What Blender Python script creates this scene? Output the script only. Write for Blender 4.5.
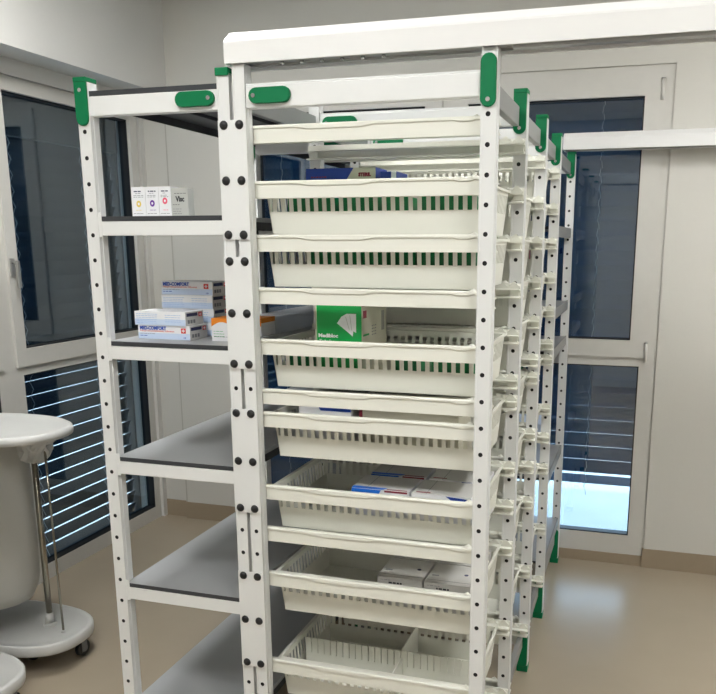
import bpy, bmesh, math, random
from mathutils import Vector, Matrix, noise
random.seed(7)
PI = math.pi
scn = bpy.context.scene
for o in list(bpy.data.objects): bpy.data.objects.remove(o)
C = scn.collection

# ------------------------------------------------------------------ camera
Q = dict(cx=0.9821, cy=-1.887, cz=1.6112, yaw=0.2894, pit=-0.2144, roll=0.0012, f=800.78, px=44.77, py=72.03)
def cam_axes():
    a, b, c = Q['yaw'], Q['pit'], Q['roll']
    f = Vector((-math.sin(a)*math.cos(b), math.cos(a)*math.cos(b), math.sin(b)))
    r = Vector((math.cos(a), math.sin(a), 0)); u = r.cross(f)
    return math.cos(c)*r + math.sin(c)*u, -math.sin(c)*r + math.cos(c)*u, f
R_, U_, F_ = cam_axes()
cd = bpy.data.cameras.new('camera'); cam = bpy.data.objects.new('camera', cd); C.objects.link(cam)
m = Matrix((R_, U_, -F_)).transposed().to_4x4(); m.translation = (Q['cx'], Q['cy'], Q['cz'])
cam.matrix_world = m
cd.sensor_width = 36; cd.sensor_fit = 'HORIZONTAL'; cd.lens = Q['f']*36/716
cd.shift_x = -Q['px']/716; cd.shift_y = Q['py']/716; cd.clip_start = .02
scn.camera = cam

# ------------------------------------------------------------------ world, sun, exposure
w = bpy.data.worlds.new('world'); scn.world = w; w.use_nodes = True
w.node_tree.nodes['Background'].inputs[0].default_value = (.74, .86, 1, 1)
w.node_tree.nodes['Background'].inputs[1].default_value = 6.5
sd = bpy.data.lights.new('sun', 'SUN'); sd.energy = 5; sd.angle = .02; sd.color = (1, .97, .92)
so = bpy.data.objects.new('sun', sd); C.objects.link(so); so.rotation_euler = Vector((-.5, -.3, .8)).to_track_quat('Z', 'Y').to_euler()
scn.view_settings.view_transform = 'Standard'; scn.view_settings.look = 'None'
scn.view_settings.gamma = 1; scn.view_settings.use_curve_mapping = False
scn.view_settings.exposure = 0.0
PANEL = 31.5     # emission of the ceiling light diffusers

# ------------------------------------------------------------------ materials
def lin(c): return tuple(((v/255)/12.92 if v/255 <= .04045 else ((v/255+.055)/1.055)**2.4) for v in c)
MATS = {}
def mat(name, rgb, rough=.5, metal=0, var=.03, scale=30, bump=0, spec=.5, coat=0, emit=0):
    m = bpy.data.materials.new(name); m.use_nodes = True; nt = m.node_tree; b = nt.nodes['Principled BSDF']
    c = lin(rgb)
    tc = nt.nodes.new('ShaderNodeTexCoord'); nz = nt.nodes.new('ShaderNodeTexNoise'); nz.inputs['Scale'].default_value = scale
    nz.inputs['Detail'].default_value = 4
    nt.links.new(tc.outputs['Object'], nz.inputs['Vector'])
    mx = nt.nodes.new('ShaderNodeMix'); mx.data_type = 'RGBA'
    mx.inputs[6].default_value = tuple(max(0, v*(1-var)) for v in c)+(1,); mx.inputs[7].default_value = tuple(min(1, v*(1+var)) for v in c)+(1,)
    nt.links.new(nz.outputs['Fac'], mx.inputs[0]); nt.links.new(mx.outputs[2], b.inputs['Base Color'])
    b.inputs['Roughness'].default_value = rough; b.inputs['Metallic'].default_value = metal
    b.inputs['Specular IOR Level'].default_value = spec; b.inputs['Coat Weight'].default_value = coat
    if bump:
        bp = nt.nodes.new('ShaderNodeBump'); bp.inputs['Strength'].default_value = bump; bp.inputs['Distance'].default_value = .002
        nt.links.new(nz.outputs['Fac'], bp.inputs['Height']); nt.links.new(bp.outputs[0], b.inputs['Normal'])
    if emit:
        b.inputs['Emission Color'].default_value = c+(1,); b.inputs['Emission Strength'].default_value = emit
    MATS[name] = m; return m
mat('wall_paint', (208, 207, 203), .75, bump=.08, scale=60, var=.015)
mat('back_paint', (207, 205, 198), .75, bump=.08, scale=60, var=.015)
mat('joint', (184, 181, 172), .8)
mat('slat_dark', (26, 40, 54), .4, metal=.3, var=.08)
mat('ceiling_paint', (225, 224, 220), .9)
mat('floor_vinyl', (168, 155, 136), .27, var=.05, scale=5, spec=.9)
mat('skirt_vinyl', (156, 141, 120), .5, var=.03)
mat('window_frame', (204, 202, 196), .4)
mat('gasket', (18, 22, 27), .6)
mat('slat', (44, 82, 118), .35, metal=.3, var=.08)
mat('slat_box', (60, 64, 70), .5)
mat('cord', (190, 200, 210), .5)
mat('ground', (170, 176, 178), .9, var=.12, scale=3)
mat('rack_white', (224, 225, 224), .35, var=.01, spec=.5)
mat('hole_shade', (30, 30, 30), .8)  # shade inside the post holes, put in as a dark colour
mat('beam_white', (226, 227, 226), .32, var=.01)
mat('side_beam', (150, 151, 150), .45, metal=.3)
mat('track_white', (232, 232, 231), .3, var=.008)
mat('alu', (176, 176, 174), .35, metal=.7)
mat('green_plastic', (0, 112, 68), .5, var=.03, spec=.25)
mat('black_rubber', (14, 14, 16), .45)
mat('screw', (205, 205, 205), .25, metal=.9)
mat('rail_plastic', (228, 228, 218), .38, var=.012)
mat('basket_plastic', (224, 224, 214), .42, var=.015)
mat('deck_grey', (168, 170, 172), .42, metal=.25, var=.03, scale=8)
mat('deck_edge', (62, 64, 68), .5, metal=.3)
mat('paper_white', (232, 233, 236), .5)
mat('paper_grey', (184, 186, 182), .5)
mat('paper_beige', (200, 196, 178), .55)
mat('paper_silver', (200, 199, 197), .4)
mat('pale_blue', (196, 212, 236), .5)
mat('light_blue_ink', (150, 180, 222), .5)
mat('blue_ink', (28, 72, 170), .45)
mat('navy_ink', (38, 44, 84), .45)
mat('bright_blue', (26, 110, 214), .4)
mat('deep_blue', (14, 58, 150), .4)
mat('red_ink', (214, 60, 62), .45)
mat('maroon_ink', (128, 30, 52), .5)
mat('orange_ink', (238, 140, 36), .45)
mat('yellow_ink', (224, 200, 96), .5)
mat('purple_ink', (104, 48, 156), .5)
mat('pink_ink', (240, 100, 130), .5)
mat('grey_ink', (120, 122, 128), .5)
mat('dark_ink', (50, 52, 56), .5)
mat('kelly_green', (0, 158, 72), .4)
mat('pack_green', (0, 118, 62), .4)
mat('trolley_plastic', (200, 200, 197), .4, var=.02)
mat('trolley_bag', (192, 191, 184), .5, var=.02, scale=4)
mat('film', (205, 206, 204), .25, bump=.5, scale=90)
mat('steel', (170, 164, 150), .22, metal=1)
mat('caster_grey', (120, 122, 124), .4)
mat('lamp_frame', (235, 235, 235), .5)
mat('diffuser', (250, 250, 248), .5, emit=PANEL, var=0)
mat('door_grey', (120, 122, 124), .5)
def glass_mat():
    m = bpy.data.materials.new('window_glass'); m.use_nodes = True; nt = m.node_tree; nt.nodes.clear()
    out = nt.nodes.new('ShaderNodeOutputMaterial'); mix = nt.nodes.new('ShaderNodeMixShader')
    tr = nt.nodes.new('ShaderNodeBsdfTransparent'); tr.inputs[0].default_value = (.70, .79, .84, 1)
    gl = nt.nodes.new('ShaderNodeBsdfGlossy'); gl.inputs['Roughness'].default_value = .01; gl.inputs[0].default_value = (.85, .9, .95, 1)
    fr = nt.nodes.new('ShaderNodeFresnel'); fr.inputs[0].default_value = 1.5
    ma = nt.nodes.new('ShaderNodeMath'); ma.operation = 'MULTIPLY_ADD'; ma.inputs[1].default_value = 1.0; ma.inputs[2].default_value = .07
    ge = nt.nodes.new('ShaderNodeNewGeometry'); io = nt.nodes.new('ShaderNodeMath'); io.operation = 'MULTIPLY_ADD'
    io.inputs[1].default_value = -.8333; io.inputs[2].default_value = 1.5     # the pane's exit face bends light the other way
    nt.links.new(ge.outputs['Backfacing'], io.inputs[0]); nt.links.new(io.outputs[0], fr.inputs[0])
    nt.links.new(fr.outputs[0], ma.inputs[0]); nt.links.new(ma.outputs[0], mix.inputs[0])
    nt.links.new(tr.outputs[0], mix.inputs[1]); nt.links.new(gl.outputs[0], mix.inputs[2]); nt.links.new(mix.outputs[0], out.inputs[0])
    MATS['window_glass'] = m
glass_mat()

# ------------------------------------------------------------------ mesh builder
class MB:
    def __init__(s): s.bm = bmesh.new(); s.mats = []
    def mi(s, name):
        if name not in s.mats: s.mats.append(name)
        return s.mats.index(name)
    def face(s, vs, k, smooth=False):
        try: f = s.bm.faces.new(vs)
        except ValueError: return None
        f.material_index = k; f.smooth = smooth; return f
    def poly(s, pts, m): return s.face([s.bm.verts.new(p) for p in pts], s.mi(m))
    def box(s, a, b, m, bev=0, faces=None):
        """axis box; faces: dict of side -> material ('x-','x+','y-','y+','z-','z+')"""
        k = s.mi(m)
        x0, y0, z0 = a; x1, y1, z1 = b
        if bev:
            t = bmesh.new(); bmesh.ops.create_cube(t, size=1)
            for v in t.verts: v.co = Vector(((x0+x1)/2+v.co.x*(x1-x0), (y0+y1)/2+v.co.y*(y1-y0), (z0+z1)/2+v.co.z*(z1-z0)))
            bmesh.ops.bevel(t, geom=list(t.edges), offset=bev, segments=2, affect='EDGES', profile=.6)
            mp = {v: s.bm.verts.new(v.co) for v in t.verts}
            for f in t.faces: s.face([mp[v] for v in f.verts], k)
            t.free(); return
        V = [s.bm.verts.new(p) for p in ((x0,y0,z0),(x1,y0,z0),(x1,y1,z0),(x0,y1,z0),(x0,y0,z1),(x1,y0,z1),(x1,y1,z1),(x0,y1,z1))]
        F = {'z-': (3,2,1,0), 'z+': (4,5,6,7), 'y-': (0,1,5,4), 'x+': (1,2,6,5), 'y+': (2,3,7,6), 'x-': (3,0,4,7)}
        for n, ix in F.items():
            s.face([V[i] for i in ix], s.mi(faces[n]) if faces and n in faces else k)
    def cyl(s, c0, c1, r, m, n=16, r1=None, cap=True, smooth=True):
        k = s.mi(m); c0 = Vector(c0); c1 = Vector(c1); d = (c1-c0).normalized(); r1 = r if r1 is None else r1
        a = d.orthogonal().normalized(); b = d.cross(a)
        A = [s.bm.verts.new(c0+r*(math.cos(2*PI*i/n)*a+math.sin(2*PI*i/n)*b)) for i in range(n)]
        B = [s.bm.verts.new(c1+r1*(math.cos(2*PI*i/n)*a+math.sin(2*PI*i/n)*b)) for i in range(n)]
        for i in range(n): s.face([A[i], A[(i+1)%n], B[(i+1)%n], B[i]], k, smooth)
        if cap: s.face(A[::-1], k); s.face(B, k)
    def loft(s, rings, m, smooth=True, cap0=True, cap1=True, closed=True):
        k = s.mi(m); R = [[s.bm.verts.new(p) for p in r] for r in rings]; n = len(R[0])
        for a, b in zip(R, R[1:]):
            for i in range(n if closed else n-1): s.face([a[i], a[(i+1)%n], b[(i+1)%n], b[i]], k, smooth)
        if cap0: s.face(R[0][::-1], k)
        if cap1: s.face(R[-1], k)
    def dome(s, c, r, h, m, n=14):   # dome facing -y
        rings = []
        for t in (0, .35, .7, .95):
            rr = r*math.cos(t*PI/2); yy = c[1]-h*math.sin(t*PI/2)
            rings.append([(c[0]+rr*math.cos(2*PI*i/n), yy, c[2]+rr*math.sin(2*PI*i/n)) for i in range(n)])
        s.loft(rings, m)
    def text(s, txt, loc, size, m, rx=PI/2, rz=0, depth=.0003, align='LEFT', width=None, bold=0):
        cu = bpy.data.curves.new('t', 'FONT'); cu.body = txt; cu.size = size; cu.extrude = depth; cu.align_x = align; cu.resolution_u = 2; cu.offset = bold
        ob = bpy.data.objects.new('t', cu); C.objects.link(ob)
        dg = bpy.context.evaluated_depsgraph_get(); dg.update(); me = bpy.data.meshes.new_from_object(ob.evaluated_get(dg))
        wd = max((v.co.x for v in me.vertices), default=1)-min((v.co.x for v in me.vertices), default=0)
        sx = width/wd if width and wd > 0 else 1
        M = Matrix.Translation(loc) @ Matrix.Rotation(rz, 4, 'Z') @ Matrix.Rotation(rx, 4, 'X') @ Matrix.Diagonal((sx, 1, 1, 1))
        k = s.mi(m); vs = [s.bm.verts.new(M @ v.co) for v in me.vertices]
        for p in me.polygons: s.face([vs[i] for i in p.vertices], k)
        bpy.data.objects.remove(ob); bpy.data.curves.remove(cu); bpy.data.meshes.remove(me)
    def build(s, name, parent=None, loc=None, fix=True):
        me = bpy.data.meshes.new(name)
        if fix: bmesh.ops.recalc_face_normals(s.bm, faces=s.bm.faces)
        s.bm.to_mesh(me); s.bm.free()
        for n in s.mats: me.materials.append(MATS[n])
        o = bpy.data.objects.new(name, me); C.objects.link(o)
        if parent: o.parent = parent
        if loc: o.location = loc
        return o
def tag(o, label=None, cat=None, group=None, kind=None):
    if label: o['label'] = label
    if cat: o['category'] = cat
    if group: o['group'] = group
    if kind: o['kind'] = kind
    return o
def empty(name, loc=(0,0,0), rz=0):
    o = bpy.data.objects.new(name, None); C.objects.link(o); o.location = loc; o.rotation_euler.z = rz; o.empty_display_size = .05; return o
def struct(mb, name, label=None):
    o = mb.build(name); o['kind'] = 'structure'
    if label: o['label'] = label
    return o
def inst(src, parent, loc=(0,0,0), name=None, flipy=False):
    o = src.copy(); C.objects.link(o); o.parent = parent; o.location = loc
    return o

# ------------------------------------------------------------------ setting
X0, X1, Y0, Y1, ZC = -1.72, 2.9, -3.2, 2.15, 2.95
b = MB(); b.box((X0-.1, Y0-.1, -.05), (X1+.1, Y1+.08, 0), 'floor_vinyl'); struct(b, 'floor', 'beige vinyl floor')
b = MB(); b.box((X0-.1, Y0-.1, ZC), (X1+.1, Y1+.3, ZC+.1), 'ceiling_paint'); struct(b, 'ceiling')
b = MB(); b.box((X1, Y0-.1, 0), (X1+.1, Y1+.1, ZC), 'wall_paint'); struct(b, 'wall_right')
b = MB(); b.box((X0, Y0-.1, 0), (X1, Y0, ZC), 'wall_paint'); struct(b, 'wall_front')
# back wall with a window opening
WX0, WX1, WZ = -1.16, 1.06, 2.41
b = MB()
b.box((-1.57, Y1, 0), (WX0, Y1+.25, ZC), 'back_paint'); b.box((WX1, Y1, 0), (X1, Y1+.25, ZC), 'back_paint')
b.box((WX0, Y1, WZ), (WX1, Y1+.25, ZC), 'back_paint'); b.box((X0, Y1+.02, 0), (-1.57, Y1+.25, ZC), 'back_paint')
b.box((-1.575, Y1-.001, .1), (-1.567, Y1+.02, 2.4), 'joint'); struct(b, 'wall_back')
# left wall: niche plane and the bulkhead that hangs over it
LY0, LY1 = -.02, 2.13
b = MB()
b.box((X0-.25, LY1, 0), (X0, Y1+.02, ZC), 'wall_paint'); b.box((X0-.25, Y0, 0), (X0, LY0, ZC), 'wall_paint')
b.box((X0-.25, LY0, 2.33), (X0, LY1, ZC), 'wall_paint'); b.box((X0, Y0, 2.40), (-1.55, Y1, ZC), 'wall_paint')
struct(b, 'wall_left')
# skirtings
b = MB(); b.box((WX1, Y1-.006, 0), (X1, Y1, .10), 'skirt_vinyl'); b.box((-1.57, Y1-.006, 0), (WX0, Y1, .10), 'skirt_vinyl')
b.box((X0, Y1+.014, 0), (-1.57, Y1+.02, .10), 'skirt_vinyl'); b.box((-1.576, Y1-.006, 0), (-1.57, Y1+.02, .10), 'skirt_vinyl')
b.box((WX0, Y1+.006, 0), (WX1, Y1+.012, .055), 'skirt_vinyl'); b.box((WX1-.006, Y1-.006, 0), (WX1, Y1+.012, .10), 'skirt_vinyl')
struct(b, 'baseboard_back', 'brown vinyl skirting along the back wall')
b = MB(); b.box((X1-.006, Y0, 0), (X1, Y1-.006, .1), 'skirt_vinyl'); struct(b, 'baseboard_right')

def frame_rect(b, ax, p0, p1, u0, u1, z0, z1, wd, m='window_frame', wb=None, wt=None):
    """rectangular frame: ax 'y' -> lies in the xz plane between depths p0,p1; ax 'x' -> yz plane"""
    wb = wd if wb is None else wb; wt = wd if wt is None else wt
    def bx(ua, ub, za, zb):
        if ax == 'y': b.box((ua, p0, za), (ub, p1, zb), m)
        else: b.box((p0, ua, za), (p1, ub, zb), m)
    bx(u0, u0+wd, z0, z1); bx(u1-wd, u1, z0, z1); bx(u0+wd, u1-wd, z0, z0+wb); bx(u0+wd, u1-wd, z1-wt, z1)
def pane(parent, ax, p, u0, u1, z0, z1):
    b = MB()
    if ax == 'y': b.box((u0, p, z0), (u1, p+.006, z1), 'window_glass')
    else: b.box((p-.006, u0, z0), (p, u1, z1), 'window_glass')
    return b.build('glass_pane', parent)
def gasket(b, ax, p0, p1, u0, u1, z0, z1): frame_rect(b, ax, p0, p1, u0, u1, z0, z1, 0.006, 'gasket')

# back window (window_1)
win = MB(); yA, yB = Y1+.012, Y1+.075
frame_rect(win, 'y', yA, yB, WX0, WX1, .055, WZ, .05, wb=.06, wt=.05)
win.box((-.035, yA, .115), (.035, yB, WZ-.05), 'window_frame')            # centre mullion
win.box((WX0+.05, yA, 1.03), (-.035, yB, 1.085), 'window_frame'); win.box((.035, yA, 1.03), (WX1-.05, yB, 1.085), 'window_frame')
win.box((.98, yA, .115), (1.01, yB, 1.03), 'window_frame'); win.box((.035, yA, .115), (.98, yB, .155), 'window_frame')
win.box((WX0+.05, yA, .115), (-.035, yB, .155), 'window_frame')
w1 = win.build('window_1'); tag(w1, 'tall white framed window in the back wall behind the racks', kind='structure')
for (a, c) in ((-1.12, -.02), (.02, 1.02)):
    s = MB(); frame_rect(s, 'y', yA-.014, yB-.004, a, c, 1.075, 2.372, .088, wb=.082, wt=.094)
    gasket(s, 'y', yA+.005, yB-.01, a+.088, c-.088, 1.157, 2.278)
    so_ = s.build('sash_frame', w1)
    pane(w1, 'y', yB-.03, a+.088, c-.088, 1.157, 2.278)
s = MB(); gasket(s, 'y', yA+.005, yB-.01, .035, .98, .155, 1.03); gasket(s, 'y', yA+.005, yB-.01, WX0+.05, -.035, .155, 1.03); s.build('pane_gasket', w1)
pane(w1, 'y', yB-.03, .035, .98, .155, 1.03); pane(w1, 'y', yB-.03, WX0+.05, -.035, .155, 1.03)
for (hx, hz) in ((1.008, 2.30), (1.008, 1.10)):
    s = MB(); s.cyl((hx, yA-.018, hz-.045), (hx, yA-.018, hz+.045), .0075, 'window_frame', 10); s.cyl((hx, yA-.018, hz+.045), (hx, yA-.018, hz+.05), .009, 'alu', 10); s.build('hinge', w1)
# left window (window_2)
xA, xB = X0-.02, X0-.085
win = MB(); frame_rect(win, 'x', xB, xA, LY0, LY1, 0.0, 2.33, .05, wb=.075, wt=.04)
win.box((xB, .97, .075), (xA, 1.12, 2.29), 'window_frame')
for (a, c) in ((LY0+.05, .97), (1.12, LY1-.05)): win.box((xB, a, 1.02), (xA, c, 1.07), 'window_frame')
w2 = win.build('window_2'); tag(w2, 'wide floor-length white framed window in the left wall', kind='structure')
for (a, c) in ((LY0+.02, 1.0), (1.075, LY1-.02)):
    s = MB(); frame_rect(s, 'x', xB+.004, xA+.014, a, c, 1.06, 2.31, .062, wb=.08, wt=.045); gasket(s, 'x', xB+.01, xA-.005, a+.062, c-.062, 1.14, 2.265); s.build('sash_frame', w2)
    pane(w2, 'x', xB+.03, a+.062, c-.062, 1.14, 2.265)
s = MB(); gasket(s, 'x', xB+.01, xA-.005, LY0+.05, .97, .075, 1.02); gasket(s, 'x', xB+.01, xA-.005, 1.12, LY1-.05, .075, 1.02); s.build('pane_gasket', w2)
pane(w2, 'x', xB+.03, LY0+.05, .97, .075, 1.02); pane(w2, 'x', xB+.03, 1.12, LY1-.05, .075, 1.02)
s = MB(); s.box((xA+.014, 1.085, 1.47), (xA+.022, 1.11, 1.55), 'alu', .003); s.cyl((xA+.02, 1.097, 1.53), (xA+.05, 1.097, 1.53), .007, 'alu')
s.box((xA+.042, 1.089, 1.42), (xA+.054, 1.105, 1.54), 'alu', .004); s.build('window_handle', w2)

# exterior blinds
def blind(name, ax, p, u0, u1, zb, zt, label, cords, open_from=None, tilt=20, sm='slat'):
    root = empty(name, (0, 0, 0)); tag(root, label, 'blind')
    b = MB(); th = math.radians(tilt); wd = .078; z = zt-.034
    k = b.mi(sm)
    while z > zb:
        t = th if (open_from is None or z > open_from) else math.radians(38)
        pts = []
        for q in (-1, -.33, .33, 1):
            dv = q*wd/2; bulge = (1-q*q)*.004
            pts.append((-dv*math.sin(t)+bulge, dv*math.cos(t)))      # outward offset, height: outer edge hangs lower
        for layer in (0, .0008):
            vs0, vs1 = [], []
            for (o_, h_) in pts:
                o2 = o_+layer
                if ax == 'y': vs0.append(b.bm.verts.new((u0, p+o2, z+h_))); vs1.append(b.bm.verts.new((u1, p+o2, z+h_)))
                else: vs0.append(b.bm.verts.new((p-o2, u0, z+h_))); vs1.append(b.bm.verts.new((p-o2, u1, z+h_)))
            for i in range(3): b.face([vs0[i], vs0[i+1], vs1[i+1], vs1[i]], k, True)
        z -= .072
    b.build('slats', root, fix=False)
    h = MB()
    if ax == 'y': h.box((u0, p-.05, zt), (u1, p+.07, zt+.22), 'slat_box')
    else: h.box((p-.07, u0, zt), (p+.05, u1, zt+.22), 'slat_box')
    h.build('blind_box', root)
    for u in (u0-.02, u1+.002):
        g = MB()
        if ax == 'y': g.box((u, p-.03, zb-.05), (u+.018, p+.03, zt+.2), 'slat_box')
        else: g.box((p-.03, u, zb-.05), (p+.03, u+.018, zt+.2), 'slat_box')
        g.build('guide_rail', root)
    for u in cords:
        c = MB(); z = zt; sg = 1
        while z > zb:
            z2 = z-.036
            if ax == 'y': c.cyl((u, p-.036+.006*sg, z), (u+.006*sg, p-.036-.006*sg, z2), .0016, 'cord', 5)
            else: c.cyl((p+.036-.006*sg, u, z), (p+.036+.006*sg, u+.006*sg, z2), .0016, 'cord', 5)
            z = z2; sg = -sg
        c.build('ladder_cord', root)
    return root
blind('venetian_blind', 'y', Y1+.17, .04, WX1-.03, .33, 2.30, 'dark blue venetian blind outside the right half of the back window, open at the bottom', (.30, .745), .42, 14.5)
blind('venetian_blind', 'y', Y1+.17, WX0+.03, -.04, .10, 2.30, 'dark closed venetian blind behind the left half of the back window', (-.95, -.35), None, 11)
blind('venetian_blind', 'x', X0-.18, LY0+.03, LY1-.03, .02, 2.10, 'dark venetian blind outside the left window with bright gaps between slats', (.25, .8, 1.30, 1.80), None, 15.8, 'slat_dark')
b = MB(); b.box((-14, -12, -.12), (12, 16, -.06), 'ground'); tag(b.build('outdoor_paving'), 'sunlit pale paving seen through the gap below the back blind', kind='structure')

# ceiling lights, out of view; rear right panel added to brighten the right wall
for i, (x, y) in enumerate(((-.1, -1.35), (1.7, -1.35), (-.75, .35), (1.95, .75))):
    r = empty('ceiling_light', (x, y, ZC)); tag(r, 'unseen square white light panel set in the ceiling', 'light', 'ceiling light panels')
    f = MB(); f.box((-.32, -.32, -.03), (.32, -.30, 0), 'lamp_frame'); f.box((-.32, .30, -.03), (.32, .32, 0), 'lamp_frame')
    f.box((-.32, -.30, -.03), (-.30, .30, 0), 'lamp_frame'); f.box((.30, -.30, -.03), (.32, .30, 0), 'lamp_frame'); f.build('panel_frame', r)
    d = MB(); d.box((-.30, -.30, -.022), (.30, .30, -.004), 'diffuser'); d.build('diffuser', r)

# ------------------------------------------------------------------ rack building blocks
P, Z0, H, PD = .0663, 1.9, 2.022, .035
FY = [0, .473, .946, 1.419, 2.075]
def post_mesh(name, wd, off=0, top=H):
    """hollow upright with a perforated front face; local x centred on the hole row, front face at y=0"""
    b = MB(); k = b.mi('rack_white'); x0, x1 = -wd/2+off, wd/2+off; n = 12; r = .0058
    ks = b.mi('hole_shade'); z = Z0+.0663
    zs = []; z = Z0
    while z-P/2 > .08: zs.append(z); z -= P
    zt = zs[0]+P/2; zb = zs[-1]-P/2
    def quad(p): b.face([b.bm.verts.new(q) for q in p], k)
    quad([(x0, 0, zt), (x1, 0, zt), (x1, 0, top), (x0, 0, top)]); quad([(x0, 0, 0), (x1, 0, 0), (x1, 0, zb), (x0, 0, zb)])
    for z in zs:
        A = [Vector((r*math.cos(2*PI*i/n), 0, z+r*math.sin(2*PI*i/n))) for i in range(n)]
        Bv = []
        for i in range(n):
            a = 2*PI*i/n; c, s_ = math.cos(a), math.sin(a); hx = (x1 if c > 0 else -x0); hz = P/2
            t = min(hx/abs(c) if abs(c) > 1e-6 else 9, hz/abs(s_) if abs(s_) > 1e-6 else 9)
            Bv.append(Vector((c*t, 0, z+s_*t)))
        va = [b.bm.verts.new(p) for p in A]; vb = [b.bm.verts.new(p) for p in Bv]
        vi = [b.bm.verts.new(p+Vector((0, .004, 0))) for p in A]
        for i in range(n):
            j = (i+1) % n
            b.face([va[i], va[j], vb[j], vb[i]], k); b.face([va[i], va[j], vi[j], vi[i]], ks)
            # corner fill
            pi, pj = Bv[i], Bv[j]
            if abs(pi.x-pj.x) > 1e-6 and abs(pi.z-pj.z) > 1e-6:
                cx = x1 if pi.x+pj.x > 0 else x0; cz = z+(P/2 if (pi.z+pj.z)/2 > z else -P/2)
                b.face([vb[i], vb[j], b.bm.verts.new((cx, 0, cz))], k)
        b.face(vi, ks)  # shallow dark plug stands in for the shaded hollow behind
    # raised beads along both edges, sides and back
    b.box((x0, -.0015, 0), (x0+.004, .002, top), 'rack_white'); b.box((x1-.004, -.0015, 0), (x1, .002, top), 'rack_white')
    for xx in (x0, x1-.0015): b.box((xx, .0005, 0), (xx+.0015, PD, top), 'rack_white')
    b.box((x0, PD-.0015, 0), (x1, PD, top), 'rack_white'); b.box((x0, 0, top-.002), (x1, PD, top), 'rack_white')
    b.box((x1-.001, .012, .05), (x1+.0012, .016, top-.02), 'rack_white')
    return b.build(name, fix=False)
POST = post_mesh('post', .037, .0015); POSTM = post_mesh('post', .033)
POST1 = post_mesh('post', .037, .0015, 2.042); POSTM1 = post_mesh('post', .033, 0, 2.042)
USED = set()
def put(proto, parent, loc):
    if proto.name not in USED and proto.parent is None:
        USED.add(proto.name); proto.parent = parent; proto.location = loc; return proto
    return inst(proto, parent, loc)

def stadium(b, x0, x1, z0, z1, y0, y1, m, n=8):
    """rounded plate in the xz plane"""
    w_, h_ = x1-x0, z1-z0; pts = []
    if w_ > h_:
        r = h_/2
        for i in range(n+1): a = PI/2+PI*i/n; pts.append((x0+r+r*math.cos(a), z0+r+r*math.sin(a)))
        for i in range(n+1): a = -PI/2+PI*i/n; pts.append((x1-r+r*math.cos(a), z0+r+r*math.sin(a)))
    else:
        r = w_/2
        for i in range(n+1): a = PI*i/n; pts.append((x0+r+r*math.cos(a), z1-r+r*math.sin(a)))
        for i in range(n+1): a = PI+PI*i/n; pts.append((x0+r+r*math.cos(a), z0+r+r*math.sin(a)))
    cx, cz = (x0+x1)/2, (z0+z1)/2
    f = lambda s, y: [(cx+(x-cx)*s, y, cz+(z-cz)*s) for x, z in pts]
    b.loft([f(1, y1), f(1, y0+.002), f(.95, y0)], m, smooth=False)
def clip_v(parent, x, y, zt, zb, cap=True, screw_low=True, w_=.0365):
    b = MB(); stadium(b, x-w_/2, x+w_/2, zb, zt, y-.008, y-.0016, 'green_plastic')
    if cap:
        b.box((x-w_/2, y-.010, H+.0005), (x+w_/2+.002, y+PD+.002, H+.012), 'green_plastic', .002)
        b.box((x-w_/2, y-.0076, zt-.02), (x+w_/2, y-.0018, H+.002), 'green_plastic')
    o = b.build('green_clip', parent)
    s = MB(); zz = zb+.016 if screw_low else zt-.014
    s.cyl((x, y-.0079, zz), (x, y-.0105, zz), .0052, 'screw', 12); s.build('clip_screw', o); return o
def clip_h(parent, x0, x1, z0, z1, y, right):
    b = MB(); stadium(b, x0, x1, z0, z1, y-.010, y-.0005, 'green_plastic'); o = b.build('green_clip', parent)
    s = MB(); xx = x1-.014 if right else x0+.014; zz = (z0+z1)/2; s.cyl((xx, y-.0099, zz), (xx, y-.0125, zz), .0052, 'screw', 12); s.build('clip_screw', o)
def foot(parent, x, y, tall=True):
    b = MB(); b.box((x-.021, y-.004, 0), (x+.021, y+PD+.004, .028), 'green_plastic', .003)
    if tall: stadium(b, x-.018, x+.018, .02, .185, y-.008, y-.0016, 'green_plastic')
    b.build('post_foot', parent)

# side rail: profile swept along x, bay on the +y side; mirrored copy for the far side of a bay
RX0, RX1 = -.0155, .6385; RY = .0365
def rail_mesh(flip):
    b = MB(); n = 110; L = RX1-RX0; rings = []
    def bump(t, a, c, e): # smooth plateau
        s_ = lambda v: max(0, min(1, v))**2*(3-2*max(0, min(1, v)))
        return s_((t-a)/e)*(1-s_((t-c)/e))
    for i in range(n+1):
        x = RX0+L*i/n; t = i/n
        c_ = .004+.005*bump(t, .22, .48, .06)+.003*bump(t, .84, .90, .02)
        wv = .0075*math.sin(2*PI*(x-.575)/.036) if x > .575 else 0
        c_ = max(c_, .002-wv*.8)
        prof = [(.0015, -.043), (.0015, -.0055-c_), (-.0025, -.0035-c_), (-.0025, -.0035), (-.0005, -.0008), (.006, -.0005), (.013, -.002+wv), (.0145, -.002+wv), (.0145, -.016),
                (.031, -.016), (.031, -.0195), (.012, -.0195), (.004, -.036), (.028, -.040), (.028, -.043)]
        if flip: prof = [(-y, z) for y, z in prof]
        rings.append([(x, y, z) for y, z in prof])
    b.loft(rings, 'rail_plastic', smooth=False)
    for xe in (RX0+.004, RX1-.03):    # moulded end blocks
        s_ = -1 if flip else 1
        b.box((xe, min(0, s_*.012), -.041), (xe+.026, max(0, s_*.012), -.006), 'rail_plastic')
    return b.build('side_rail')
RAILF, RAILB = rail_mesh(False), rail_mesh(True)
RZ = [1.903, 1.769, 1.636, 1.502, 1.368, 1.234, 1.171, .965, .843, .709, .440, .20]

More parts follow.
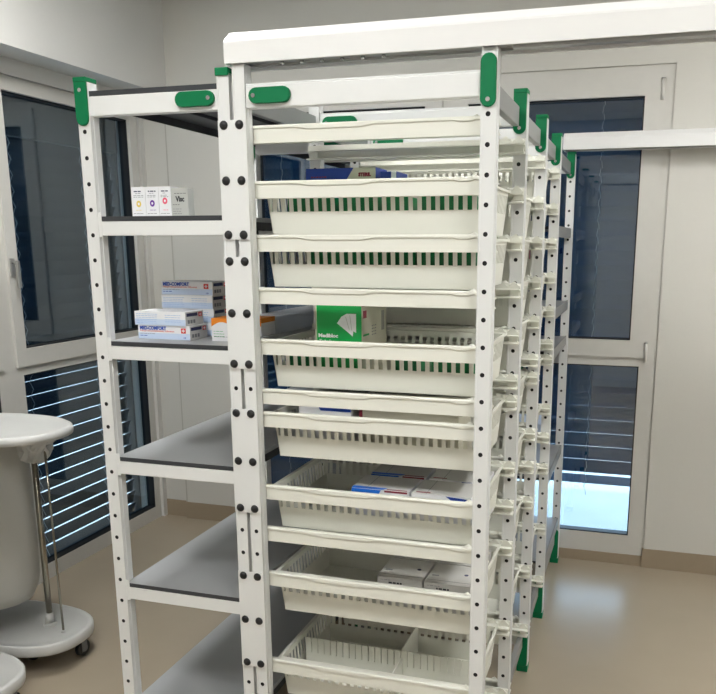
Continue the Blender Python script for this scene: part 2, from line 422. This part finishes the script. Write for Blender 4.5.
# ------------------------------------------------------------------ right rack
rk = empty('basket_rack', (0, 0, 0)); tag(rk, 'tall white perforated rack with cream basket rails, bolted to grey shelving', 'rack')
for i, y in enumerate(FY):
    put(POSTM if i else POSTM1, rk, (0, y, 0)); put(POST if i else POST1, rk, (.62, y, 0))
    b = MB(); b.box((.0172, y+.001, 1.938), (.6012, y+.030, 1.99), 'beam_white', .003); b.box((.0172, y+.004, 1.9905), (.6012, y+.028, 1.995), 'beam_white'); b.build('top_beam', rk)
    clip_h(rk, .029, .139, 1.9465, 1.9835, y, False)
    clip_v(rk, .62, y, 2.028 if i == 0 else 2.016, 1.914, cap=i > 0)
    b = MB(); b.box((.0172, y+.003, .105), (.6012, y+.03, .15), 'beam_white', .003); b.build('bottom_beam', rk)
    foot(rk, .62, y); foot(rk, 0, y)
    if i < 4:
        y2 = FY[i+1]
        for x in (.612, .004):
            b = MB(); b.box((x-.012, y+PD, 1.934), (x+.008, y2-.012, 1.986), 'side_beam', .003); b.build('longitudinal_beam', rk)
            b = MB(); b.box((x-.012, y+PD, .105), (x+.008, y2-.012, .15), 'side_beam', .003); b.build('longitudinal_beam', rk)
for i in range(3):
    for z in RZ:
        put(RAILF, rk, (0, FY[i]+RY, z)); put(RAILB, rk, (0, FY[i+1]-.001, z))
def deck(parent, x0, x1, y0, y1, z, name='shelf_deck'):
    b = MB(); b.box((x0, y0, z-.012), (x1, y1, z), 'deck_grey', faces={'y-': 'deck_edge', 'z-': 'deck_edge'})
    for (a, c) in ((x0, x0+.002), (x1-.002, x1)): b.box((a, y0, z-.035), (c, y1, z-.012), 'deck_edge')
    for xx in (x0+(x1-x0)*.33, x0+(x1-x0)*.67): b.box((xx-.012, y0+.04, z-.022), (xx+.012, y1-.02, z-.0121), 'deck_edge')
    return b.build(name, parent)
DZ = [1.684, 1.349, 1.018, .632, .25]
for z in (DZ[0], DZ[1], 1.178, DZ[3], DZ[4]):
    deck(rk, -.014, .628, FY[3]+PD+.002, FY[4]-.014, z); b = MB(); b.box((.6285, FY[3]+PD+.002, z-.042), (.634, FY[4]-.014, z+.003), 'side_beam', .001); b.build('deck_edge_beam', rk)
for (za, zb) in ((1.623, 1.912), (1.291, 1.580), (.893, 1.183), (.430, .719), (.03, .32)):
    b = MB(); b.box((-.0595, -.005, za), (.0185, -.0018, zb), 'rack_white', .001); pl = b.build('joining_plate', rk)
for k in (0, 2, 4, 5, 7, 9, 11, 13, 15, 18, 20, 22):
    for x in (-.043, 0):
        b = MB(); b.dome((x, -.005, Z0-k*P), .0115, .007, 'black_rubber'); b.build('bolt_cap', rk)

# ------------------------------------------------------------------ left rack
lk = empty('shelf_rack', (-.453, 0, 0)); tag(lk, 'white perforated upright rack with flat grey metal shelves, left of the basket rack', 'rack')
lk2 = lk
def LP(v): return (v[0]+.453, v[1], v[2])
for y in (0, .946, 1.89):
    put(POST, lk, (0, y, 0)); put(POSTM, lk, (.41, y, 0))
def shifted(fn): # build in world coordinates, parented to the rack at x -.453
    before = set(C.objects); fn()
    for o in set(C.objects)-before:
        if o.parent is lk: o.location.x += .453
def left_parts():
    for i, y in enumerate((0, .946, 1.89)):
        clip_v(lk, -.453, y, 2.016, 1.914, cap=True, screw_low=False)
        clip_h(lk, -.175, -.066, 1.947, 1.984, y, True)
        b = MB(); b.box((-.0615, y-.006, H-.006), (-.0265, y+PD+.004, H+.013), 'green_plastic', .002); b.build('post_cap', lk)
        b = MB(); b.box((-.4345, y+.001, 1.938), (-.0595, y+.03, 1.987), 'beam_white', .003); b.build('top_beam', lk)
        foot(lk, -.453, y); foot(lk, -.043, y)
        for z in DZ:
            b = MB(); b.box((-.4345, y+.001, z-.050), (-.0595, y+.026, z-.013), 'beam_white', .0025); b.build('shelf_beam', lk)
            if i == 0:
                for xx in (-.4345,): b = MB(); b.box((xx, y+.0, z-.054), (xx+.012, y+.0008, z+.01), 'rack_white'); b.build('beam_bracket', lk)
    for (a, c) in ((.0, .945), (.947, 1.888)):
        for z in DZ+[2.0]:
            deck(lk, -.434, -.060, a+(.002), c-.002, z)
shifted(left_parts)

# ------------------------------------------------------------------ overhead tracks
def track(x0, x1, y0, label, z0=2.0405):
    root = empty('overhead_track', (x0, y0, z0)); tag(root, label, 'track', None)
    L = x1-x0; b = MB()
    prof = [(0, .0), (-.001, .048), (.002, .053), (.032, .076), (.10, .076), (.104, .07), (.104, 0), (.098, 0), (.098, .05), (.02, .05), (.006, .03), (.006, 0)]
    b.loft([[(x, y, z) for y, z in prof] for x in (.0, L)], 'track_white', smooth=False); b.build('track_cover', root)
    b = MB(); b.loft([[(x, y, z) for y, z in prof[:6]+[(.104, 0)]] for x in (-.003, 0)], 'track_white', smooth=False); b.build('end_cap', root)
    b = MB(); b.box((.004, .030, .006), (L, .075, .014), 'alu'); b.box((.004, .060, .0005), (L, .066, .012), 'alu'); b.box((.7, .012, -.006), (L, .018, .03), 'alu'); b.box((.7, .018, -.006), (L, .03, -.003), 'alu') if y0 < 1 else None
    b.build('track_channel', root)
    if y0 < 1:
        for i in range(6):
            s_ = MB(); s_.cyl((.13+i*.052, .045, .006), (.13+i*.052, .045, -.0005), .005, 'screw', 8); s_.build('track_bolt', root)
track(-.027, X1, -.012, 'long white overhead track on top of the front uprights')
track(.585, X1, Y1-.106, 'white overhead track running along the back wall to the right')

# ------------------------------------------------------------------ baskets
BX0, BX1, BY0, BY1, BH = .028, .600, .071, .437, .128   # local z: 0 = rail top
def basket_mesh():
    b = MB(); m_ = 'basket_plastic'; zt = -.010; zb = zt-BH+.004
    # flange (rim)
    b.box((BX0-.008, .0525, zt-.006), (BX1+.004, BY0+.002, zt), m_); b.box((BX0-.008, BY1-.002, zt-.006), (BX1+.004, .457, zt), m_)
    b.box((BX0-.008, BY0+.002, zt-.006), (BX0+.003, BY1-.002, zt), m_); b.box((BX1-.003, BY0+.002, zt-.006), (BX1+.004, BY1-.002, zt), m_)
    sl0, sl1 = -.075, -.026      # slot band
    t = .0022
    def wall(p0, p1, nslots, out):
        """vertical wall from p0 to p1 (xy) with slots; tapers inward towards the base"""
        d = Vector((p1[0]-p0[0], p1[1]-p0[1], 0)); L = d.length; d.normalize(); nrm = Vector((out[0], out[1], 0))
        def pt(u, z, th):
            tp = .012*(zt-z)/(zt-zb)
            uu = u; 
            uu = max(tp, min(L-tp, uu))
            q = Vector((p0[0], p0[1], 0))+d*uu-nrm*(tp+th); return (q.x, q.y, z)
        def slab(u0, u1, z0_, z1_):
            V = [pt(u0, z0_, 0), pt(u1, z0_, 0), pt(u1, z1_, 0), pt(u0, z1_, 0), pt(u0, z0_, t), pt(u1, z0_, t), pt(u1, z1_, t), pt(u0, z1_, t)]
            V = [b.bm.verts.new(v) for v in V]; k = b.mi(m_)
            for ix in ((0,1,2,3), (7,6,5,4), (0,4,5,1), (1,5,6,2), (2,6,7,3), (3,7,4,0)): b.face([V[i] for i in ix], k)
        slab(0, L, zb, sl0); slab(0, L, sl1, zt-.003)
        pitch = L/nslots
        for i in range(nslots+1):
            a = max(0, i*pitch-pitch*.24); c = min(L, i*pitch+pitch*.24)
            if i in (0, nslots): a = max(0, i*pitch-pitch*.5); c = min(L, i*pitch+pitch*.5)
            slab(a, c, sl0, sl1)
    wall((BX0, BY0), (BX1, BY0), 25, (0, -1)); wall((BX0, BY1), (BX1, BY1), 25, (0, 1))
    wall((BX0, BY0), (BX0, BY1), 17, (-1, 0)); wall((BX1, BY0), (BX1, BY1), 17, (1, 0))
    b.box((BX0+.012, BY0+.012, zb), (BX1-.012, BY1-.012, zb+.0025), m_)
    # shallow ledge line above the slots on the long side
    b.box((BX0+.002, BY0-.004, sl1+.001), (BX1-.002, BY0+.001, sl1+.004), m_)
    return b.build('storage_basket')
BASK = basket_mesh(); bfirst = [True]
def basket(i, z, label, group):
    if bfirst[0]: o = BASK; bfirst[0] = False
    else: o = BASK.copy(); C.objects.link(o)
    o.location = (0, FY[i], z); tag(o, label, 'basket'); 
    if group: o['group'] = group
    return o
front = {1: 'uppermost cream basket in the front bay, blue carton inside', 2: 'cream slotted basket second from top in the front bay',
         4: 'cream slotted basket holding the upright bright green box', 6: 'cream front bay basket just above the open basket of blue and white cartons',
         7: 'open cream basket holding blue and white flat cartons', 9: 'open cream basket holding plain white cartons at its right',
         10: 'lowest visible cream basket with slotted divider walls inside'}
for k, lb in front.items(): basket(0, RZ[k], lb, None)
ords = {0: 'topmost', 1: 'second from top', 2: 'third from top', 3: 'fourth from top', 4: 'fifth from top', 6: 'sixth from top', 7: 'seventh from top', 9: 'second from bottom', 10: 'lowest'}
for i, nm in ((1, 'second'), (2, 'third')):
    for k in ((1, 2, 3, 4, 6, 7, 9, 10) if i == 1 else (0, 1, 2, 3, 4, 6, 7, 9, 10)):
        basket(i, RZ[k], 'cream basket %s in the %s rack bay behind the front bay' % (ords[k], nm) if i == 2 or k else '', None)

# dividers of the lowest basket
dr = empty('basket_divider', (0, 0, 0)); tag(dr, 'cream slotted divider grid standing inside the lowest front basket', 'divider')
zt = RZ[10]-.012; zb = RZ[10]-.1315
def comb(name, p0, p1, n, y_is=True):
    b = MB(); L = p1-p0
    return b, L
b = MB(); n = 26; x0, x1, yy = .052, .582, .195; zt += .006
b.box((x0, yy, zb), (x1, yy+.003, zt-.05), 'basket_plastic')
for i in range(n): b.box((x0+(x1-x0)*i/n, yy, zt-.05), (x0+(x1-x0)*(i+.88)/n, yy+.003, zt), 'basket_plastic')
b.build('long_divider', dr)
for (ya, yb, xx) in ((.088, .193, .36), (.2, .422, .345)):
    b = MB(); b.box((xx, ya, zb), (xx+.003, yb, zt-.02), 'basket_plastic'); b.build('cross_divider', dr)

# ------------------------------------------------------------------ cartons
FLO = -.1325+.0015    # basket floor below a rail top
def ink_lines(b, x0, x1, z0, n, y, m_, h=.0012, gap=.004, seed=1):
    rr = random.Random(seed)
    for i in range(n):
        x = x0; z = z0-i*gap
        while x < x1-.004:
            L = rr.uniform(.004, .011); xe = min(x+L, x1); b.box((x, y-.0003, z), (xe, y+.0002, z+h), m_); x = xe+.0022
def place(b, name, x, y, z, rz, label, cat='box', group=None):
    o = b.build(name); o.location = (x, y, z); o.rotation_euler.z = rz; return tag(o, label, cat, group)

# glove boxes on the left shelf (local origin at front left bottom corner)
def glove_box(full=True, w_=.168, d_=.09, h_=.0385, seed=1):
    b = MB(); b.box((0, 0, 0), (w_, d_, h_), 'paper_white', faces={'x+': 'paper_silver', 'z+': 'paper_white'})
    b.box((.0005, -.0004, .0005), (w_-.0005, 0.0001, h_*.45), 'pale_blue')
    if full:
        b.text('MED-COMFORT', (.006, -.0006, h_-.012), .0135, 'blue_ink', width=.086, bold=.0006)
        b.text('Vinyl Examination Gloves', (.006, -.0006, h_-.0175), .0062, 'red_ink', width=.112)
        ink_lines(b, .006, .06, h_-.024, 1, -.0004, 'grey_ink', seed=seed); ink_lines(b, .006, .034, h_-.030, 1, -.0004, 'blue_ink', h=.0018, seed=seed)
        b.box((w_-.028, -.0007, h_-.020), (w_-.013, -.0001, h_-.006), 'red_ink')
        b.box((w_-.0222, -.0010, h_-.0175), (w_-.0188, -.0006, h_-.0085), 'paper_white'); b.box((w_-.0250, -.0010, h_-.0147), (w_-.0160, -.0006, h_-.0113), 'paper_white')
        b.text('100', (w_-.022, -.0006, .004), .006, 'blue_ink')
    else:
        ink_lines(b, .006, .075, h_-.008, 6, -.0004, 'light_blue_ink', gap=.005, seed=seed); ink_lines(b, .10, .15, h_-.010, 4, -.0004, 'light_blue_ink', gap=.006, seed=seed+5)
    # the end of the box: dark blue lettering band and a small cross
    b.box((w_-.0001, .006, h_-.013), (w_+.0004, d_-.03, h_-.004), 'navy_ink'); b.box((w_-.0001, d_-.024, h_-.016), (w_+.0004, d_-.008, h_-.004), 'red_ink')
    b.box((w_, d_-.0175, h_-.0145), (w_+.0007, d_-.0145, h_-.0055), 'paper_white'); b.box((w_, d_-.0205, h_-.0115), (w_+.0007, d_-.0115, h_-.0085), 'paper_white')
    for i in range(3): b.box((w_-.0001, .01+.014*i, .006), (w_+.0004, .02+.014*i, .016), 'grey_ink')
    return b
zd = DZ[1]+.0006
G = 'flat pale blue and white glove boxes on the second left shelf'
place(glove_box(True, seed=2), 'glove_box', -.389, .082, zd, -.02, 'front glove box with blue title and red cross, under another box', group=G)
place(glove_box(False, w_=.166, seed=3), 'glove_box', -.396, .079, zd+.0392, -.03, 'flat pale glove box without title, lying on the front glove box', group=G)
for j in range(4):
    lb = ['bottom glove box of the rear stack, hidden behind the front pair', 'second glove box from the bottom of the rear stack, behind the front pair',
          'pale glove box without title, just under the top box of the rear stack', 'topmost glove box of the rear stack with blue title and red cross'][j]
    place(glove_box(j == 3, seed=10+j), 'glove_box', -.379+.002*(j % 2), .192, zd+.0392*j, .0, lb, group=G)
def orange_carton(w_, d_, h_, n):
    b = MB(); b.box((0, 0, 0), (w_, d_, h_), 'paper_white', faces={'z+': 'orange_ink'})
    k = b.mi('orange_ink'); N = 12
    for i in range(N):
        u0, u1 = w_*i/N, w_*(i+1)/N; f = lambda u: h_-.010-.013*(1-math.sin(PI*min(1, u/w_*1.1)))
        b.face([b.bm.verts.new(p) for p in ((u0, -.0006, f(u0)), (u1, -.0006, f(u1)), (u1, -.0006, h_), (u0, -.0006, h_))], k)
    b.box((w_-.0001, 0, h_-.014), (w_+.0006, d_, h_), 'orange_ink')
    ink_lines(b, .006, w_*.55, h_*.42, 3, -.0004, 'kelly_green', gap=.007, seed=n); ink_lines(b, .006, w_-.006, h_*.18, 1, -.0004, 'grey_ink', seed=n+2)
    return b
place(orange_carton(.07, .08, .063, 1), 'carton', -.158, .088, zd, 0, 'small white carton with orange top band beside the glove boxes')
place(orange_carton(.075, .09, .052, 4), 'carton', -.150, .225, zd, .0, 'small orange topped carton deeper on the shelf, behind the double upright')
# three little white boxes and a grey one on the top left shelf
zs_ = DZ[0]+.0006
for j, (x, w_, ink, nm, cz) in enumerate(((-.359, .0425, 'yellow_ink', 'yellow', .033), (-.3155, .0395, 'purple_ink', 'purple', .034), (-.275, .0365, 'pink_ink', 'pink', .040))):
    b = MB(); b.box((0, 0, 0), (w_, .05, .077), 'paper_white')
    n = 16; r = .0075; k = b.mi(ink); cx = w_*.5; b.face([b.bm.verts.new((cx+r*math.cos(2*PI*i/n), -.0006, cz+r*math.sin(2*PI*i/n)*1.15)) for i in range(n)], k)
    k2 = b.mi('paper_white'); b.face([b.bm.verts.new((cx+.003*math.cos(2*PI*i/n), -.0009, cz+.0035*math.sin(2*PI*i/n))) for i in range(n)], k2)
    ink_lines(b, .008, w_-.008, .064, 1, -.0004, 'navy_ink', h=.0028, seed=j); ink_lines(b, .012, w_-.012, .0595, 1, -.0004, 'grey_ink', seed=j+3)
    ink_lines(b, .006, w_-.006, .054, 2, -.0004, 'grey_ink', gap=.004, seed=j+6); ink_lines(b, .012, w_-.01, .016, 1, -.0004, ink, seed=j+9); ink_lines(b, .004, w_-.004, .007, 1, -.0004, 'grey_ink', seed=j+12)
    place(b, 'carton', x, .05, zs_, 0, 'small white carton with a %s round mark on the top left shelf' % nm, group='small white cartons on the top left shelf')
b = MB(); b.box((0, 0, 0), (.050, .03, .072), 'paper_grey')
b.text('Visc', (.014, -.0006, .038), .019, 'dark_ink', width=.026, bold=.0008); ink_lines(b, .010, .046, .058, 1, -.0004, 'dark_ink', seed=3); ink_lines(b, .004, .024, .029, 1, -.0004, 'dark_ink', seed=4)
ink_lines(b, .004, .030, .018, 3, -.0004, 'grey_ink', gap=.006, seed=8)
place(b, 'carton', -.2375, .05, zs_, 0, 'grey carton with dark lettering right of the three small white cartons')

# basket contents, front bay
def simple(w_, d_, h_, m_='paper_white', faces=None):
    b = MB(); b.box((0, 0, 0), (w_, d_, h_), m_, faces=faces); return b
def bz(k): return RZ[k]+FLO+.0022
# blue carton in the top basket
b = simple(.2, .1, 1.812-bz(1), 'deep_blue'); h_ = 1.812-bz(1)
k = b.mi('paper_beige'); b.face([b.bm.verts.new(p) for p in ((.105, -.0006, h_-.05), (.2, -.0006, h_-.05), (.2, -.0006, h_), (.138, -.0006, h_))], k)
b.text('STERIL', (.152, -.001, h_-.022), .012, 'maroon_ink', width=.036, bold=.001); ink_lines(b, .015, .06, h_-.024, 1, -.0004, 'maroon_ink', h=.003, seed=4)
place(b, 'carton', .080, .216, bz(1), 0, 'blue carton with slanted white corner standing in the uppermost basket')
b = simple(.045, .1, 1.800-bz(1), 'deep_blue'); b.box((.030, -.001, .1), (.044, 0, 1.800-bz(1)), 'paper_white')
place(b, 'carton', .293, .217, bz(1), 0, 'narrow dark blue carton right of the slanted blue carton')
b = simple(.10, .09, .07, 'pack_green'); GP = 'green packs seen through the basket slots'
def gpack(x, y, k, w_, h_, label):
    b = simple(w_, .12, h_, 'pack_green'); ink_lines(b, .01, w_-.01, h_*.5, 2, -.0004, 'paper_white', seed=int(x*100)); place(b, 'green_pack', x, y, bz(k), 0, label, 'pack', GP)
for k, xs, nm in ((1, ((.08, .125), (.225, .10), (.345, .06), (.43, .145)), 'uppermost basket'), (2, ((.13, .14), (.285, .14), (.44, .14)), 'second basket'), (4, ((.072, .06), (.365, .075), (.47, .105)), 'basket of the upright green box')):
    for j, (x, w_) in enumerate(xs):
        gpack(x, .092, k, w_, .088, 'dark green pack behind the slots of the %s, %s' % (nm, ('leftmost', 'second from left', 'third from left', 'rightmost')[j] if len(xs) == 4 else ('left one', 'middle one', 'right one')[j]))
# upright green box
hh = 1.4545-bz(4)
b = MB(); b.box((0, 0, 0), (.131, .215, hh), 'paper_beige', faces={'y-': 'kelly_green', 'z+': 'kelly_green'})
b.box((-.0008, -.0006, 0), (.004, .0004, hh), 'paper_beige')
k = b.mi('paper_white'); c = lambda x, z: (x, -.0008, hh-z)
b.face([b.bm.verts.new(p) for p in (c(.062, .048), c(.075, .030), c(.090, .022), c(.116, .022), c(.116, .072), c(.108, .068), c(.106, .082), c(.094, .072))], k)
b.poly([(.086, -.0012, hh-.030), (.0875, -.0012, hh-.030), (.0975, -.0012, hh-.064), (.096, -.0012, hh-.064)], 'paper_grey')
b.poly([(.098, -.0012, hh-.026), (.0995, -.0012, hh-.026), (.1045, -.0012, hh-.066), (.103, -.0012, hh-.066)], 'paper_grey')
b.text('Medibloc', (.008, -.0009, hh-.086), .0135, 'paper_white', width=.056, bold=.0006); b.text('Tubular', (.010, -.0009, hh-.101), .0135, 'paper_white', width=.044)
b.box((.131, 0, hh-.004), (.1316, .12, hh), 'maroon_ink'); b.box((.131, .012, hh-.035), (.1316, .04, hh-.015), 'maroon_ink')
for q in range(3):
    for r_ in range(4): b.box((.131, .085+q*.014, hh-.062-r_*.008), (.1316, .091+q*.014, hh-.059-r_*.008), 'grey_ink')
b.box((.131, .012, hh-.083), (.1316, .06, hh-.078), 'kelly_green')
for q in range(3): b.box((.131, .17+q*.009, hh-.08), (.1316, .174+q*.009, hh-.025), 'grey_ink')
place(b, 'carton', .142, .100-.032, bz(4), 0, 'tall bright green carton with a white folded shape standing in a basket')
for o in [o for o in C.objects if o.name.startswith('carton') and 'tall bright green' in o.get('label', '')]: o.location.y = .112
# basket R6: flat boxes whose tops show
hh = 1.190-bz(6)
b = simple(.155, .16, hh, 'paper_white', {'y-': 'paper_white', 'z+': 'paper_grey'}); b.poly([(.065, -.0006, hh-.03), (.155, -.0006, hh-.03), (.155, -.0006, hh-.001), (.045, -.0006, hh-.001)], 'deep_blue')
place(b, 'carton', .075, .14, bz(6), 0, 'white and blue carton just showing above the basket below the green one')
b = simple(.28, .16, hh-.006, 'paper_beige'); b.box((0, -.0006, 0), (.01, .0002, hh-.006), 'maroon_ink'); place(b, 'carton', .25, .15, bz(6), 0, 'long beige carton beside the white and blue one in the same basket')
# basket R7: four flat blue and white boxes
hh = .955-bz(7)
def bw(left, seed):
    b = MB(); w_, d_ = .165, .13; b.box((0, 0, 0), (w_, d_, hh), 'paper_white', faces={'z+': 'paper_silver'})
    if left:
        b.poly([(0, -.0006, hh-.05), (.060, -.0006, hh-.05), (.085, -.0006, hh-.001), (0, -.0006, hh-.001)], 'bright_blue'); b.poly([(0, -.001, hh+.0004), (.09, 0, hh+.0004), (.10, .018, hh+.0004), (0, .018, hh+.0004)], 'bright_blue')
        b.box((.095, -.0006, hh-.006), (.16, .0002, hh-.001), 'maroon_ink'); b.box((.1, .004, hh), (.158, .010, hh+.0005), 'maroon_ink')
    else:
        b.poly([(.095, -.0006, hh-.002), (.16, -.0006, hh-.006), (.16, -.0006, hh-.022), (.12, -.0006, hh-.018)], 'deep_blue'); b.box((.01, .01, hh), (.05, .016, hh+.0005), 'maroon_ink')
        ink_lines(b, .01, .09, hh-.016, 2, -.0004, 'dark_ink', h=.003, gap=.008, seed=seed)
    b.box((.04, .0, hh), (.0412, d_, hh+.0004), 'grey_ink'); return b
for j, (x, y, l, lb) in enumerate(((.240, .110, True, 'front left blue cornered flat carton in the open basket'), (.412, .110, False, 'front right flat white carton with small dark blue stripe in the open basket'),
                                   (.248, .255, True, 'rear left blue cornered flat carton in the open basket'), (.423, .255, False, 'rear right flat white carton in the open basket of blue cartons'))):
    place(bw(l, j), 'carton', x, y, bz(7), (.0, .0, .02, -.01)[j], lb, group='flat blue and white cartons in the open basket')
# basket R9: plain cartons
hh = .700-bz(9)
def plain(seed, w_=.132):
    b = MB(); b.box((0, 0, 0), (w_, .14, hh), 'paper_silver', bev=.0015)
    ink_lines(b, .035, .075, hh-.018, 1, -.0004, 'dark_ink', h=.005, seed=seed); ink_lines(b, .01, .045, hh-.009, 1, -.0004, 'grey_ink', seed=seed)
    b.cyl((w_-.028, .075, hh), (w_-.028, .075, hh+.0006), .006, 'navy_ink', 12); b.box((.004, .02, hh-.0002), (w_-.004, .0212, hh+.0004), 'grey_ink'); b.box((.01, .05, hh), (.03, .056, hh+.0005), 'grey_ink')
    return b
for j, (x, y, lb) in enumerate(((.310, .115, 'front left plain white carton in the basket second from bottom'), (.448, .113, 'front right plain white carton in the basket second from bottom'),
                                (.316, .262, 'rear left plain white carton in the basket second from bottom'), (.452, .260, 'rear right plain white carton in the basket second from bottom'))):
    place(plain(j), 'carton', x, y, bz(9), 0, lb, group='plain white cartons in the low basket')
# contents of the bays behind
for j, (i, k, x, w_, d_, h_, m_, lb) in enumerate(((1, 1, .40, .15, .2, .12, 'paper_silver', 'pale carton in the upper basket of the second bay'), (2, 2, .42, .14, .2, .12, 'maroon_ink', 'dark red carton in a basket of the third bay'),
                                     (1, 4, .25, .25, .2, .10, 'paper_beige', 'beige carton in the fifth basket of the second bay'), (2, 6, .35, .2, .2, .10, 'pack_green', 'green carton in a basket of the third bay'))):
    b = simple(w_, d_, h_, m_); b.box((.01, -.0006, h_*.3), (w_-.01, .0002, h_*.4), 'grey_ink'); place(b, 'carton', x, FY[i]+.08, bz(k), 0, lb)
b = simple(.3, .3, .22, 'pale_blue'); b.box((.3, .02, .05), (.3008, .28, .07), 'kelly_green'); b.box((.3, .02, .13), (.3008, .28, .15), 'kelly_green')
place(b, 'carton', .30, 1.52, DZ[3]+.0006, 0, 'pale blue carton with green stripes on the deck of the rearmost bay')

# ------------------------------------------------------------------ waste trolleys
def oval(cx, cy, rx, ry, z, n=40, p=2.6):
    out = []
    for i in range(n):
        a = 2*PI*i/n; c, s_ = math.cos(a), math.sin(a)
        out.append((cx+rx*math.copysign(abs(c)**(2/p), c), cy+ry*math.copysign(abs(s_)**(2/p), s_), z))
    return out
def trolley(x, y, label):
    r = empty('sack_trolley', (x, y, 0)); tag(r, label, 'trolley')
    b = MB(); o_ = lambda s, z: oval(0, 0, .312*s if s > .9 else .312-.19*(1-s)*1.0, .188*s, z)
    b.loft([o_(.93, .082), o_(.99, .088), o_(1, .10), o_(1, .126), o_(.985, .131), o_(.94, .131), o_(.91, .120), o_(.55, .112)], 'trolley_plastic'); base = b.build('base_tray', r)
    for (px_, py_) in ((.262, .045), (.10, -.04), (-.245, .10), (-.245, -.10)):
        f = MB(); f.cyl((px_, py_, .084), (px_, py_, .066), .012, 'caster_grey', 12); f.box((px_-.014, py_-.010, .02), (px_-.011, py_+.02, .068), 'caster_grey'); f.box((px_+.011, py_-.010, .02), (px_+.014, py_+.02, .068), 'caster_grey')
        f.box((px_-.014, py_-.008, .062), (px_+.014, py_+.012, .068), 'caster_grey'); fo = f.build('caster', r)
        w_ = MB(); w_.cyl((px_-.010, py_+.008, .0315), (px_+.010, py_+.008, .0315), .0315, 'black_rubber', 24); w_.cyl((px_-.0135, py_+.008, .0315), (px_+.0135, py_+.008, .0315), .015, 'caster_grey', 16); w_.build('wheel', fo)
    b = MB(); b.cyl((.120, .05, .112), (.120, .05, .88), .0115, 'steel', 20); b.build('pole', r)
    b = MB(); b.cyl((.120, .05, .110), (.120, .05, .125), .026, 'trolley_plastic', 20); b.cyl((.120, .05, .125), (.120, .05, .165), .019, 'trolley_plastic', 20, r1=.016); b.build('pole_socket', r)
    b = MB(); b.cyl((.215, .010, .112), (.200, .02, .88), .0045, 'steel', 10); b.cyl((.215, .010, .112), (.215, .010, .122), .010, 'trolley_plastic', 12, r1=.007); b.build('pedal_rod', r)
    # holder ring
    b = MB(); rr = [(-.07+.175*math.cos(2*PI*i/32), -.02+.165*math.sin(2*PI*i/32), .903) for i in range(32)]
    for i in range(32): b.cyl(rr[i], rr[(i+1) % 32], .006, 'trolley_plastic', 8, cap=False)
    b.build('holder_ring', r)
    # mechanism wrapped in crumpled film
    b = MB(); rings = []
    for j, z in enumerate((.80, .815, .845, .87, .89, .912)):
        ring = []
        for i in range(28):
            a = 2*PI*i/28; q = noise.noise(Vector((math.cos(a)*3, math.sin(a)*3, z*50)))*.03
            wx = (.045, .06, .07, .085, .10, .11)[j]; wy = (.03, .04, .045, .055, .06, .065)[j]
            ring.append((.135+(wx+q)*math.cos(a), .035+(wy+q)*math.sin(a), z+noise.noise(Vector((a*2, z*9, 1)))*.006))
        rings.append(ring)
    b.loft(rings, 'film', smooth=False); b.build('plastic_wrap', r)
    # bag
    b = MB(); rings = []
    for j in range(15):
        t = j/14; z = .895-.655*t; s_ = 1+.03*math.sin(t*PI)-.02*(t > .93)
        if t > .9: s_ *= 1-(t-.9)*1.2
        ring = []
        for i in range(48):
            a = 2*PI*i/48; q = .004*math.sin(a*7+t*2)*(1-t)+.006*noise.noise(Vector((math.cos(a)*2, math.sin(a)*2, t*4)))
            ring.append((-.07+(.172*s_+q)*math.cos(a), -.02+(.162*s_+q)*math.sin(a), z))
        rings.append(ring)
    b.loft(rings, 'trolley_bag', cap0=False); b.build('waste_bag', r)
    # lid
    b = MB(); L = lambda s, z: oval(.005, -.02, .312*s, .215*s, z-.028, p=2.2)
    b.loft([L(.93, .938), L(.99, .942), L(1, .955), L(.99, .968), L(.95, .974), L(.90, .966), L(.6, .970), L(.25, .973)], 'trolley_plastic'); b.build('lid', r)
trolley(-1.35, .515, 'grey waste sack trolley with hanging bag beside the left window')
trolley(-1.335, .118, 'second grey sack trolley at the lower left edge, only its base tip in view')
